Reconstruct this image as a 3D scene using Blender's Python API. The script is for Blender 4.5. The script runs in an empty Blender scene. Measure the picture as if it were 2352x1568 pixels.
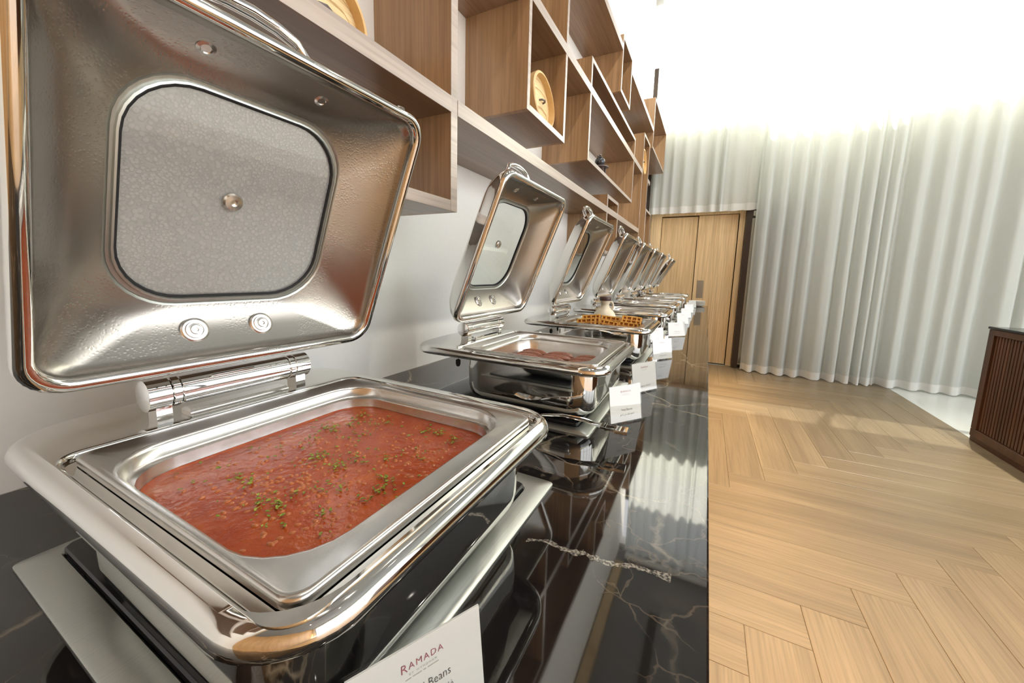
import bpy, math, random
from mathutils import Vector, Matrix, noise as mnoise
random.seed(7)
sc = bpy.context.scene
C = sc.collection
PI = math.pi
H = 1.28                                   # eye height above the floor; heights below are often given from the eye

# ------------------------------------------------------------------ camera
cam = bpy.data.cameras.new('camera'); camo = bpy.data.objects.new('camera', cam); C.objects.link(camo)
cam.sensor_width = 36.0; cam.lens = 36.0*859.0/2352.0; cam.shift_y = -42.0/2352.0
cam.clip_start = .01; cam.clip_end = 200
right = Vector((0.88685167, 0.46139967, 0.0245858)); down = Vector((0.08294687, -0.10663459, -0.99083242)); fwd = Vector((-0.45454805, 0.8807607, -0.13284072))
camo.matrix_world = Matrix(((right.x, -down.x, -fwd.x, 0), (right.y, -down.y, -fwd.y, 0), (right.z, -down.z, -fwd.z, H), (0, 0, 0, 1)))
sc.camera = camo

# ------------------------------------------------------------------ world, sun, exposure
world = bpy.data.worlds.new('world'); sc.world = world; world.use_nodes = True
bg = world.node_tree.nodes['Background']
bg.inputs[0].default_value = (0.96, 0.98, 1.0, 1); bg.inputs[1].default_value = 4.2
sun = bpy.data.lights.new('sun', 'SUN'); sun.energy = 70.0; sun.angle = .01; sun.color = (1, .93, .78)
suno = bpy.data.objects.new('sun', sun); C.objects.link(suno); suno.location = (1, 12, 12)
suno.rotation_euler = Vector((-.35, -1.0, -2.15)).to_track_quat('-Z', 'Y').to_euler()
vs = sc.view_settings; sc.display_settings.display_device = 'sRGB'
vs.view_transform = 'Standard'; vs.look = 'None'; vs.gamma = 1.0; vs.use_curve_mapping = False
vs.exposure = 0.32
cy = sc.cycles
cy.max_bounces = 10; cy.diffuse_bounces = 4; cy.glossy_bounces = 6; cy.transmission_bounces = 8; cy.transparent_max_bounces = 10
cy.caustics_reflective = False; cy.caustics_refractive = False; cy.sample_clamp_indirect = 6.0; cy.use_denoising = True
cy.blur_glossy = .5

def area(name, loc, size, energy, color, direction, portal=False, sy=None):
    l = bpy.data.lights.new(name, 'AREA'); l.energy = energy; l.color = color; l.size = size
    if sy: l.shape = 'RECTANGLE'; l.size_y = sy
    o = bpy.data.objects.new(name, l); C.objects.link(o); o.location = loc
    o.rotation_euler = Vector(direction).to_track_quat('-Z', 'Y').to_euler()
    if portal: l.cycles.is_portal = True
    return o
area('portal', (3.3, 6.56, 4.15), 8.4, 1, (1, 1, 1), (0, -1, 0), True, 1.8)
area('portal', (6.56, 1.0, 2.45), 8.2, 1, (1, 1, 1), (-1, 0, 0), True, 4.3)

# ------------------------------------------------------------------ materials
def new_mat(name):
    m = bpy.data.materials.new(name); m.use_nodes = True
    nt = m.node_tree; b = nt.nodes['Principled BSDF']; return m, nt, b
def N(nt, t, **kw):
    n = nt.nodes.new(t)
    for k, v in kw.items(): setattr(n, k, v)
    return n
def coords(nt, scale, rot=(0, 0, 0), loc=(0, 0, 0), obj=True):
    tc = N(nt, 'ShaderNodeTexCoord'); mp = N(nt, 'ShaderNodeMapping')
    mp.inputs['Scale'].default_value = scale; mp.inputs['Rotation'].default_value = rot; mp.inputs['Location'].default_value = loc
    nt.links.new(tc.outputs['Object' if obj else 'Generated'], mp.inputs[0]); return mp.outputs[0]
def ramp(nt, fac, stops):
    r = N(nt, 'ShaderNodeValToRGB'); e = r.color_ramp.elements
    while len(e) < len(stops): e.new(.5)
    for el, (p, c) in zip(e, stops): el.position = p; el.color = (*c, 1)
    nt.links.new(fac, r.inputs[0]); return r.outputs[0]
def noise(nt, vec, scale, detail=4, rough=.55, dist=0):
    n = N(nt, 'ShaderNodeTexNoise'); n.inputs['Scale'].default_value = scale; n.inputs['Detail'].default_value = detail
    n.inputs['Roughness'].default_value = rough; n.inputs['Distortion'].default_value = dist
    if vec is not None: nt.links.new(vec, n.inputs['Vector'])
    return n.outputs['Fac']
def math_(nt, op, a, b=None, clamp=False):
    n = N(nt, 'ShaderNodeMath', operation=op); n.use_clamp = clamp
    for i, x in enumerate((a, b)):
        if x is None: continue
        if isinstance(x, (int, float)): n.inputs[i].default_value = x
        else: nt.links.new(x, n.inputs[i])
    return n.outputs[0]
def mixc(nt, fac, a, b, mode='MIX'):
    n = N(nt, 'ShaderNodeMix', data_type='RGBA', blend_type=mode)
    for sock, x in ((n.inputs['Factor'], fac), (n.inputs[6], a), (n.inputs[7], b)):
        if isinstance(x, (int, float)): sock.default_value = x
        elif isinstance(x, tuple): sock.default_value = (*x, 1)
        else: nt.links.new(x, sock)
    return n.outputs[2]
def bump(nt, b, h, strength, dist=.001):
    n = N(nt, 'ShaderNodeBump'); n.inputs['Strength'].default_value = strength; n.inputs['Distance'].default_value = dist
    nt.links.new(h, n.inputs['Height']); nt.links.new(n.outputs[0], b.inputs['Normal'])
def plain(name, col, rough=.5, metal=0, spec=.5, coat=0, emit=None, es=0, trans=0, ior=1.45):
    m, nt, b = new_mat(name)
    b.inputs['Base Color'].default_value = (*col, 1); b.inputs['Roughness'].default_value = rough
    b.inputs['Metallic'].default_value = metal; b.inputs['Specular IOR Level'].default_value = spec
    b.inputs['Coat Weight'].default_value = coat; b.inputs['IOR'].default_value = ior
    b.inputs['Transmission Weight'].default_value = trans
    if emit: b.inputs['Emission Color'].default_value = (*emit, 1); b.inputs['Emission Strength'].default_value = es
    return m
def textured(name, c0, c1, rough, scale, metal=0, bs=.1, stretch=(1, 1, 1), spec=.5):
    m, nt, b = new_mat(name)
    f = noise(nt, coords(nt, stretch), scale)
    nt.links.new(ramp(nt, f, [(.3, c0), (.7, c1)]), b.inputs['Base Color'])
    b.inputs['Roughness'].default_value = rough; b.inputs['Metallic'].default_value = metal; b.inputs['Specular IOR Level'].default_value = spec
    bump(nt, b, f, bs); return m
def wood(name, dark, mid, light, axis, rough=.4, scale=1.0, coat=0, vary=0.0, bs=.12):
    """long streaks along one axis with fine pores"""
    m, nt, b = new_mat(name)
    s = [9.0*scale]*3; s[axis] = .55*scale
    f2 = [90.0*scale]*3; f2[axis] = 2.2*scale
    oi = N(nt, 'ShaderNodeObjectInfo')
    v1 = coords(nt, tuple(s)); add = N(nt, 'ShaderNodeVectorMath', operation='ADD'); nt.links.new(v1, add.inputs[0])
    sc2 = N(nt, 'ShaderNodeVectorMath', operation='SCALE'); sc2.inputs[0].default_value = (17, 23, 31); nt.links.new(oi.outputs['Random'], sc2.inputs['Scale'])
    nt.links.new(sc2.outputs[0], add.inputs[1])
    a = noise(nt, add.outputs[0], 1.0, 5, .6, .35)
    c = noise(nt, coords(nt, tuple(f2)), 1.0, 3, .6)
    col = ramp(nt, a, [(.28, dark), (.5, mid), (.72, light)])
    col = mixc(nt, math_(nt, 'MULTIPLY', ramp(nt, c, [(.38, (1, 1, 1)), (.56, (0, 0, 0))]), .35), col, tuple(x*.55 for x in dark))
    if vary:
        hs = N(nt, 'ShaderNodeHueSaturation'); nt.links.new(col, hs.inputs['Color'])
        nt.links.new(math_(nt, 'ADD', math_(nt, 'MULTIPLY', oi.outputs['Random'], vary), 1-vary/2), hs.inputs['Value']); col = hs.outputs[0]
    nt.links.new(col, b.inputs['Base Color'])
    b.inputs['Roughness'].default_value = rough; b.inputs['Coat Weight'].default_value = coat; b.inputs['Coat Roughness'].default_value = .2
    bump(nt, b, c, bs, .0006); return m

M = {}
M['wall'] = textured('wall_paint', (.86, .85, .81), (.88, .87, .83), .75, 60, bs=.05)
M['ceiling'] = textured('ceiling_paint', (.20, .21, .22), (.23, .24, .25), .8, 40, bs=.05)
M['walnut_z'] = wood('walnut_vertical', (.29, .165, .08), (.40, .25, .13), (.49, .32, .18), 2, .38, 1.0, .15)
M['walnut_y'] = wood('walnut_lengthwise', (.18, .10, .055), (.25, .15, .085), (.32, .20, .125), 1, .34, 1.0, .25)
M['walnut_sheen'] = wood('walnut_edge_sheen', (.36, .30, .26), (.44, .37, .32), (.52, .45, .40), 1, .3, 1.0, .3)  # washed-out walnut: window reflection on the front edges put into the colour
M['door_wood'] = wood('door_oak', (.52, .36, .18), (.68, .49, .27), (.78, .60, .36), 2, .45, .8)
M['plank_x'] = wood('oak_plank_across', (.150, .114, .068), (.200, .155, .094), (.245, .193, .120), 0, .36, 1.0, 0, .10, .2)
M['plank_y'] = wood('oak_plank_along', (.150, .114, .068), (.200, .155, .094), (.245, .193, .120), 1, .36, 1.0, 0, .10, .2)
M['dark_walnut'] = wood('dark_walnut', (.045, .018, .008), (.085, .034, .015), (.13, .055, .025), 2, .4)
M['counter_front'] = wood('counter_front_wood', (.22, .12, .05), (.35, .2, .09), (.42, .26, .13), 2, .4)
M['back_wood'] = wood('back_wall_wood', (.42, .22, .09), (.56, .31, .13), (.66, .39, .18), 2, .45, .4)
M['dark_frame'] = plain('dark_bronze', (.035, .025, .02), .4)
M['black'] = plain('black_gap', (.006, .006, .007), .6)
M['black_glass'] = plain('black_glass', (.010, .011, .012), .16)
M['rubber'] = plain('rubber', (.012, .012, .012), .7)
M['tile'] = plain('white_floor_tile', (.62, .65, .62), .15)
M['chrome'] = plain('polished_steel', (.74, .725, .69), .06, 1)
M['hinge_chrome'] = plain('chrome', (.88, .88, .87), .03, 1)
M['pan'] = textured('satin_pan_steel', (.62, .60, .57), (.66, .64, .61), .24, 40, 1, .03)
M['hob_steel'] = textured('brushed_steel', (.40, .41, .38), (.45, .46, .43), .38, 1.0, 1, .15, (400, 4, 4))
M['clear'] = plain('clear_bumper', (.8, .85, .8), .1, 0, .5, 0, None, 0, .9)
def thin_glass(name, tint, gloss, rough=.02, haze=0, droplets=False):
    m = bpy.data.materials.new(name); m.use_nodes = True; nt = m.node_tree; nt.nodes.clear()
    out = N(nt, 'ShaderNodeOutputMaterial'); tr = N(nt, 'ShaderNodeBsdfTransparent'); tr.inputs[0].default_value = (*tint, 1)
    g = N(nt, 'ShaderNodeBsdfGlossy'); g.inputs['Roughness'].default_value = rough; g.inputs[0].default_value = (1, 1, 1, 1)
    lw = N(nt, 'ShaderNodeFresnel'); lw.inputs[0].default_value = 1.45
    base = tr.outputs[0]
    if droplets:
        v = coords(nt, (1, 1, 1)); vv = []
        for sc_, rad in ((250, .62), (150, .58)):
            vo = N(nt, 'ShaderNodeTexVoronoi'); vo.inputs['Scale'].default_value = sc_; nt.links.new(v, vo.inputs['Vector'])
            vv.append(math_(nt, 'POWER', math_(nt, 'MAXIMUM', math_(nt, 'SUBTRACT', rad, vo.outputs['Distance']), 0.0), .5))
        big = ramp(nt, noise(nt, v, 7, 2), [(.5, (0, 0, 0)), (.56, (1, 1, 1))])
        bp = N(nt, 'ShaderNodeBump'); bp.inputs['Strength'].default_value = .8; bp.inputs['Distance'].default_value = .0012; nt.links.new(mixc(nt, big, vv[0], vv[1]), bp.inputs['Height'])
        nt.links.new(bp.outputs[0], g.inputs['Normal'])
        rf = N(nt, 'ShaderNodeBsdfRefraction'); rf.inputs['Roughness'].default_value = .12; rf.inputs['IOR'].default_value = 1.2; nt.links.new(bp.outputs[0], rf.inputs['Normal'])
        dropc = ramp(nt, mixc(nt, big, vv[0], vv[1]), [(0, (.86, .86, .84)), (.28, (.74, .74, .72)), (.5, (.95, .95, .93))])
        dz = N(nt, 'ShaderNodeBsdfTranslucent'); nt.links.new(dropc, dz.inputs[0]); nt.links.new(bp.outputs[0], dz.inputs['Normal'])
        df = N(nt, 'ShaderNodeBsdfDiffuse'); nt.links.new(dropc, df.inputs[0]); nt.links.new(bp.outputs[0], df.inputs['Normal'])
        a = N(nt, 'ShaderNodeMixShader'); a.inputs[0].default_value = .35; nt.links.new(dz.outputs[0], a.inputs[1]); nt.links.new(df.outputs[0], a.inputs[2])
        b_ = N(nt, 'ShaderNodeMixShader'); b_.inputs[0].default_value = haze; nt.links.new(tr.outputs[0], b_.inputs[1]); nt.links.new(a.outputs[0], b_.inputs[2]); base = b_.outputs[0]
    geo = N(nt, 'ShaderNodeNewGeometry')      # only the outward faces of a pane mirror; inside faces let light through
    mx = N(nt, 'ShaderNodeMixShader'); nt.links.new(math_(nt, 'MULTIPLY', math_(nt, 'MULTIPLY', lw.outputs[0], gloss, True), math_(nt, 'SUBTRACT', 1.0, geo.outputs['Backfacing'])), mx.inputs[0])
    nt.links.new(base, mx.inputs[1]); nt.links.new(g.outputs[0], mx.inputs[2]); nt.links.new(mx.outputs[0], out.inputs[0]); return m
M['acrylic'] = thin_glass('clear_acrylic', (.985, .99, .985), 1.0)
M['card'] = plain('card_paper', (.68, .68, .66), .45, 0, .5, .6)
M['maroon'] = plain('maroon_ink', (.33, .09, .12), .6)
M['ink'] = plain('grey_ink', (.09, .09, .09), .6)
M['pale_ink'] = plain('pale_grey_ink', (.42, .42, .38), .6)
M['cream'] = plain('cream_ceramic', (.72, .65, .50), .35)
M['brown_cap'] = plain('brown_cap', (.07, .035, .03), .4)
M['plate'] = plain('white_porcelain', (.8, .78, .72), .12)
M['iron'] = plain('dark_cast_iron', (.06, .065, .075), .22, .4)
M['stand_wood'] = plain('grey_brown_stand', (.12, .10, .10), .5)
M['lamp'] = plain('lamp_glow', (1, 1, 1), .5, emit=(1, .95, .88), es=20)
M['led'] = plain('led_glow', (1, .7, .35), .5, emit=(1, .55, .2), es=12)

def lid_inner():
    m, nt, b = new_mat('steamed_satin_steel')
    v = coords(nt, (1, 1, 1))
    vo = N(nt, 'ShaderNodeTexVoronoi'); vo.inputs['Scale'].default_value = 260; nt.links.new(v, vo.inputs['Vector'])
    drop = math_(nt, 'MAXIMUM', math_(nt, 'SUBTRACT', .42, vo.outputs['Distance']), 0.0)
    mask = ramp(nt, noise(nt, v, 9, 4, .6), [(.42, (0, 0, 0)), (.60, (1, 1, 1))])
    h = math_(nt, 'MULTIPLY', math_(nt, 'POWER', drop, .5), mask)
    f = noise(nt, v, 500, 2)
    hh = math_(nt, 'ADD', h, math_(nt, 'MULTIPLY', f, .12))
    bump(nt, b, hh, .30, .0007)
    nt.links.new(ramp(nt, noise(nt, v, 5, 4), [(.3, (.38, .355, .32)), (.7, (.45, .425, .39))]), b.inputs['Base Color'])
    b.inputs['Metallic'].default_value = 1; b.inputs['Roughness'].default_value = .27
    return m
M['lid_inner'] = lid_inner()
M['steam_glass'] = thin_glass('steamed_glass', (.88, .90, .88), 1.6, .15, .5, True)
M['lid_glass'] = thin_glass('lid_glass', (.93, .95, .93), 1.2)

def marble():
    m, nt, b = new_mat('black_marble')
    v = coords(nt, (1, 1, 1))
    n0 = N(nt, 'ShaderNodeTexNoise'); n0.inputs['Scale'].default_value = 4; n0.inputs['Detail'].default_value = 6; nt.links.new(v, n0.inputs['Vector'])
    ad = N(nt, 'ShaderNodeVectorMath', operation='MULTIPLY_ADD'); nt.links.new(n0.outputs['Color'], ad.inputs[0]); ad.inputs[1].default_value = (.30, .30, .30); nt.links.new(v, ad.inputs[2])
    def vein(scale, w, vec):
        vo = N(nt, 'ShaderNodeTexVoronoi', feature='DISTANCE_TO_EDGE'); vo.inputs['Scale'].default_value = scale; nt.links.new(vec, vo.inputs['Vector'])
        return ramp(nt, vo.outputs['Distance'], [(0, (1, 1, 1)), (w, (0, 0, 0))])
    gate = ramp(nt, noise(nt, v, 3.2, 3), [(.38, (0, 0, 0)), (.50, (1, 1, 1))])
    gate2 = ramp(nt, noise(nt, v, 7.5, 3), [(.42, (0, 0, 0)), (.56, (1, 1, 1))])
    base = ramp(nt, noise(nt, v, 5, 6, .65), [(.35, (.006, .006, .007)), (.55, (.014, .011, .009)), (.72, (.06, .036, .024))])
    v1 = math_(nt, 'MULTIPLY', vein(2.6, .016, ad.outputs[0]), gate)
    v2 = math_(nt, 'MULTIPLY', vein(13, .03, ad.outputs[0]), gate2)
    col = mixc(nt, math_(nt, 'MULTIPLY', v1, .6), base, (.30, .25, .18))
    col = mixc(nt, math_(nt, 'MULTIPLY', v2, .28), col, (.28, .21, .15))
    # one wide cream vein running across the slab near its front edge
    sep = N(nt, 'ShaderNodeSeparateXYZ'); nt.links.new(v, sep.inputs[0])
    wob = math_(nt, 'MULTIPLY', math_(nt, 'SUBTRACT', noise(nt, v, 22, 4), .5), .045)
    line = math_(nt, 'ABSOLUTE', math_(nt, 'ADD', math_(nt, 'ADD', math_(nt, 'SUBTRACT', sep.outputs['Y'], math_(nt, 'MULTIPLY', sep.outputs['X'], .113)), 1.4785), wob))
    wid = math_(nt, 'MULTIPLY', noise(nt, v, 14, 3), .0065)
    lm = math_(nt, 'LESS_THAN', line, wid)
    inx = math_(nt, 'MULTIPLY', math_(nt, 'LESS_THAN', sep.outputs['X'], .49), math_(nt, 'GREATER_THAN', sep.outputs['X'], .30))
    crack = ramp(nt, noise(nt, v, 260, 3), [(.42, (.05, .045, .04)), (.60, (.34, .31, .26))])
    col = mixc(nt, math_(nt, 'MULTIPLY', lm, inx), col, crack)
    nt.links.new(col, b.inputs['Base Color']); b.inputs['Roughness'].default_value = .035; b.inputs['Specular IOR Level'].default_value = .75
    return m
M['marble'] = marble()

def sheer(name, col, transp, transl):
    m = bpy.data.materials.new(name); m.use_nodes = True; nt = m.node_tree; nt.nodes.clear()
    out = N(nt, 'ShaderNodeOutputMaterial'); d = N(nt, 'ShaderNodeBsdfDiffuse'); t = N(nt, 'ShaderNodeBsdfTranslucent'); tr = N(nt, 'ShaderNodeBsdfTransparent')
    v = coords(nt, (300, 300, 300)); f = noise(nt, v, 1.0, 2)
    cc = ramp(nt, f, [(.3, tuple(x*.95 for x in col)), (.7, col)])
    nt.links.new(cc, d.inputs[0]); nt.links.new(cc, t.inputs[0])
    m1 = N(nt, 'ShaderNodeMixShader'); m1.inputs[0].default_value = transl; nt.links.new(d.outputs[0], m1.inputs[1]); nt.links.new(t.outputs[0], m1.inputs[2])
    m2 = N(nt, 'ShaderNodeMixShader'); m2.inputs[0].default_value = transp; nt.links.new(m1.outputs[0], m2.inputs[1]); nt.links.new(tr.outputs[0], m2.inputs[2])
    nt.links.new(m2.outputs[0], out.inputs[0]); return m
M['sheer'] = sheer('sheer_white_fabric', (.69, .72, .70), .035, .48)
M['hem'] = sheer('sheer_hem_fabric', (.82, .83, .81), .02, .35)

def soup_mat():
    m, nt, b = new_mat('tomato_bean_sauce')
    v = coords(nt, (1, 1, 1)); f = noise(nt, v, 22, 5, .6)
    nt.links.new(ramp(nt, f, [(.3, (.29, .038, .006)), (.55, (.37, .062, .010)), (.8, (.45, .105, .02))]), b.inputs['Base Color'])
    b.inputs['Roughness'].default_value = .16; b.inputs['Subsurface Weight'].default_value = .1; b.inputs['Subsurface Radius'].default_value = (.01, .003, .001)
    bump(nt, b, noise(nt, v, 110, 3), .35, .003); return m
M['soup'] = soup_mat()
M['bean'] = plain('sauced_bean', (.43, .125, .035), .2)
M['parsley'] = textured('chopped_parsley', (.10, .16, .010), (.32, .36, .04), .5, 200)
M['sausage'] = textured('browned_sausage', (.19, .07, .042), (.38, .155, .10), .42, 130, bs=.8)
def waffle_mat():
    m, nt, b = new_mat('golden_waffle'); v = coords(nt, (1, 1, 1)); sep = N(nt, 'ShaderNodeSeparateXYZ'); nt.links.new(v, sep.inputs[0])
    hgt = math_(nt, 'MULTIPLY', math_(nt, 'ABSOLUTE', sep.outputs['Z']), 105.0, True)          # browner in the pockets, golden on the ridges
    c = ramp(nt, hgt, [(.25, (.36, .12, .02)), (.95, (.80, .44, .09))])
    nt.links.new(mixc(nt, math_(nt, 'MULTIPLY', ramp(nt, noise(nt, v, 45, 4), [(.45, (0, 0, 0)), (.7, (1, 1, 1))]), .6), c, (.45, .15, .02)), b.inputs['Base Color'])
    b.inputs['Roughness'].default_value = .5; bump(nt, b, noise(nt, v, 160, 4), .4, .001); return m
M['waffle'] = waffle_mat()
M['bamboo'] = textured('bamboo_rim', (.62, .40, .17), (.74, .52, .26), .45, 20)
def weave():
    m, nt, b = new_mat('bamboo_weave')
    v = coords(nt, (1, 1, 1)); n = N(nt, 'ShaderNodeTexBrick'); n.inputs['Scale'].default_value = 1; mp = coords(nt, (60, 60, 60), (PI/2, 0, PI/2))
    nt.links.new(mp, n.inputs[0]); n.inputs['Color1'].default_value = (.66, .48, .24, 1); n.inputs['Color2'].default_value = (.76, .60, .34, 1); n.inputs['Mortar'].default_value = (.42, .27, .11, 1)
    n.inputs['Mortar Size'].default_value = .03; n.inputs['Brick Width'].default_value = 1.0; n.inputs['Row Height'].default_value = .5
    nt.links.new(n.outputs['Color'], b.inputs['Base Color']); b.inputs['Roughness'].default_value = .5; bump(nt, b, n.outputs['Fac'], -.3); return m
M['weave'] = weave()

# ------------------------------------------------------------------ mesh helpers
def rr(hx, hy, r, z, cx=0, cy=0, n=6):
    """rounded rectangle ring, 4*(n+1) points"""
    r = max(min(r, hx-1e-4, hy-1e-4), 1e-4); P = []
    for k, (sx, sy) in enumerate(((1, 1), (-1, 1), (-1, -1), (1, -1))):
        for i in range(n+1):
            a = PI/2*(k + i/n)
            P.append(Vector((cx+sx*(hx-r)+r*math.cos(a), cy+sy*(hy-r)+r*math.sin(a), z)))
    return P
class MB:
    def __init__(s): s.v = []; s.f = []
    def add(s, vs_, fs):
        o = len(s.v); s.v += [Vector(p) for p in vs_]; s.f += [tuple(i+o for i in f) for f in fs]; return s
    def box(s, x0, x1, y0, y1, z0, z1, ch=0):
        if ch:
            return s.loft([[Vector((x, y, z)) for x, y in ((x1-c, y1-c), (x0+c, y1-c), (x0+c, y0+c), (x1-c, y0+c))]
                           for z, c in ((z0, ch), (z0+ch, 0), (z1-ch, 0), (z1, ch))], True, True)
        return s.loft([[Vector((x, y, z)) for x, y in ((x1, y1), (x0, y1), (x0, y0), (x1, y0))] for z in (z0, z1)], True, True)
    def loft(s, rings, cap0=False, cap1=False, closed=True):
        n = len(rings[0]); o = len(s.v)
        for r in rings: s.v += [Vector(p) for p in r]
        m = n if closed else n-1
        for k in range(len(rings)-1):
            for i in range(m):
                j = (i+1) % n; s.f.append((o+k*n+i, o+k*n+j, o+(k+1)*n+j, o+(k+1)*n+i))
        if cap0: s.f.append(tuple(o+i for i in reversed(range(n))))
        if cap1: s.f.append(tuple(o+(len(rings)-1)*n+i for i in range(n)))
        return s
    def lathe(s, prof, n=24, mat=None, cap0=True, cap1=True):
        rings = [[Vector((r*math.cos(2*PI*i/n), r*math.sin(2*PI*i/n), z)) for i in range(n)] for r, z in prof]
        if mat: rings = [[mat @ p for p in r] for r in rings]
        return s.loft(rings, cap0, cap1)
    def tube(s, path, rad, n=10, flat=1.0, up=None):
        path = [Vector(p) for p in path]; rings = []
        if not isinstance(rad, (list, tuple)): rad = [rad]*len(path)
        pu = Vector(up) if up else None
        for i, p in enumerate(path):
            t = (path[min(i+1, len(path)-1)]-path[max(i-1, 0)]).normalized()
            if pu is None: pu = t.orthogonal()
            u = (pu-t*pu.dot(t)).normalized(); w_ = t.cross(u); pu = u
            rings.append([p+(u*math.cos(2*PI*k/n)*flat+w_*math.sin(2*PI*k/n))*rad[i] for k in range(n)])
        return s.loft(rings, True, True)
    def build(s, name, mat, parent=None, smooth=False, mtx=None, angle=40, kind=None):
        me = bpy.data.meshes.new(name); vs_ = [mtx @ p for p in s.v] if mtx else s.v
        me.from_pydata([tuple(p) for p in vs_], [], s.f); me.validate(); me.update()
        me.materials.append(mat)
        if smooth:
            for p in me.polygons: p.use_smooth = True
            try: me.set_sharp_from_angle(angle=math.radians(angle))
            except Exception: pass
        o = bpy.data.objects.new(name, me); C.objects.link(o)
        if parent: o.parent = parent
        if kind: o['kind'] = kind
        return o
def tag(o, label=None, cat=None, group=None, kind=None):
    if label: o['label'] = label
    if cat: o['category'] = cat
    if group: o['group'] = group
    if kind: o['kind'] = kind
    return o
def empty(name, loc, rz=0):
    o = bpy.data.objects.new(name, None); C.objects.link(o); o.location = loc; o.rotation_euler = (0, 0, rz); o.empty_display_size = .05; return o
def kids(o): return [c for c in ALLK.get(o.name, [])]
def copy_tree(o, parent=None):
    c = o.copy(); C.objects.link(c); c.parent = parent
    for k in ('label', 'group') :
        if parent is None and k in c: del c[k]
    for ch in list(o.children): copy_tree(ch, c)
    return c
def struct(name, mb, mat, label, **kw): return tag(mb.build(name, mat, **kw), label, name.split('_')[0], kind='structure')

# ------------------------------------------------------------------ room shell
XL, XR, YB, YF, ZC_ = -1.0, 6.5, -3.5, 6.3, 5.30
m = MB().box(XL-.2, XR+.2, YB-.2, YF+.3, -.12, -.006)
floor = struct('floor', m, M['tile'], 'glossy white tiled floor carrying a herringbone field of oak planks')
# herringbone planks: width W, length L = 6 W, laid over x 0..2.07
Wp, Lp = .2075, .2075*6
X0, Y0 = .226, 1.512
def plank(x0, x1, y0, y1, mat):
    xm = 2.07 if (y0+y1)/2 > 1.55 else 4.2
    x0, x1, y0, y1 = max(x0, -.069), min(x1, xm), max(y0, -3.3), min(y1, 6.25)
    if x1-x0 < .02 or y1-y0 < .02: return
    g = .0007; cx, cy_ = (x0+x1)/2, (y0+y1)/2; hx, hy = (x1-x0)/2-g, (y1-y0)/2-g
    mb = MB().loft([[Vector((sx*(hx-c), sy*(hy-c), z)) for sx, sy in ((1, 1), (-1, 1), (-1, -1), (1, -1))] for z, c in ((-.006, 0), (-.001, 0), (0, .0014))], True, True)
    o = mb.build('plank', mat, floor); o.location = (cx, cy_, 0)
for i in range(-14, 40):
    xa = X0+i*Wp
    for mrep in range(-4, 5):
        top = Y0+i*Wp+2*Lp*mrep
        plank(xa, xa+Wp, top-Lp, top, M['plank_y'])
for k in range(-30, 60):
    ya = Y0+k*Wp
    for mrep in range(-4, 5):
        xe = X0+(k+1)*Wp+2*Lp*mrep
        plank(xe-Lp, xe, ya, ya+Wp, M['plank_x'])

wl = struct('wall_left', MB().box(XL-.2, XL, YB-.2, YF+.3, 0, ZC_), M['wall'], 'plain white wall behind the buffet')
struct('ceiling', MB().box(XL-.2, XR+.2, YB-.2, YF+.3, ZC_, ZC_+.15), M['ceiling'], 'dark grey high ceiling')
tr = MB().box(-.98, -.86, YB, 5.9, ZC_-.08, ZC_); struct('trim_1', tr, M['door_wood'], 'orange wood strip where wall meets ceiling')
for x, ya, yb in ((-.29, 3.7, 5.2), (-.29, .2, 1.9), (1.6, 3.2, 4.8), (1.6, -.6, 1.2)):
    t = empty('ceiling_diffuser', (x, (ya+yb)/2, ZC_)); tag(t, 'black linear slot in the grey ceiling, over the %s, %s half of the room' % ('counter' if x < 0 else 'walkway', 'far' if ya > 2 else 'near'), 'vent')
    h = (yb-ya)/2
    MB().box(-.045, .045, -h, h, -.012, -.001).build('slot', M['black'], t)
    MB().box(-.055, -.045, -h-.01, h+.01, -.016, -.001).box(.045, .055, -h-.01, h+.01, -.016, -.001).build('slot_frame', M['dark_frame'], t)
for k, (x, y) in enumerate(((.85, .2), (.85, 1.6), (.85, 3.0), (.85, 4.4), (2.4, -1.4), (2.4, .8), (2.4, 3.2))):
    t = empty('ceiling_spotlight', (x, y, ZC_)); tag(t, 'small round ceiling spotlight, %s in the row over the %s' % (['first', 'second', 'third', 'fourth', 'first', 'second', 'third'][k], 'counter edge' if x < 1 else 'walkway'), 'light')
    MB().lathe([(.045, -.10), (.055, -.10), (.055, -.001), (.045, -.001)], 24, None, False, False).build('housing', M['dark_frame'], t, True)
    MB().lathe([(.044, -.085), (.0001, -.085)], 24, None, False, False).build('lamp_glow', M['lamp'], t)
    l = area('spot_lamp', (x, y, ZC_-.11), .09, 30 if x < 1 or y > 2 else 45, (1, .93, .82) if x < 1 or y > 2 else (1, .62, .30), (-.38 if x < 1 else 0, 0, -1)); l.data.shape = 'DISK'  # near walkway lamps added, orange, to warm the reflections in the lids
    if x > 1: l.data.spread = math.radians(48)
# end wall: solid below, clerestory windows above, door opening left
ZW = 3.70
wb = MB().box(.40, XR+.2, YF, YF+.2, 0, ZW).box(XL-.2, .40, YF, YF+.2, 2.24, ZW).box(XL-.2, -.78, YF, YF+.2, 0, 2.24).box(XL-.2, XR+.2, YF, YF+.2, 5.2, ZC_)
wb.box(-.78, .40, YF+.12, YF+.2, 0, 2.24)
struct('wall_back', wb, M['wall'], 'white end wall behind the sheer curtains')
wn = MB()
for x in (.4, 1.8, 3.2, 4.6, 6.0): wn.box(x-.03, x+.03, YF+.02, YF+.1, ZW, 5.2)
wn.box(-.7, XR, YF+.02, YF+.1, ZW, ZW+.05).box(-.7, XR, YF+.02, YF+.1, 5.15, 5.2)
win = struct('window_1', wn, M['dark_frame'], 'high window band above the end wall, hidden by sheer curtains')
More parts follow.
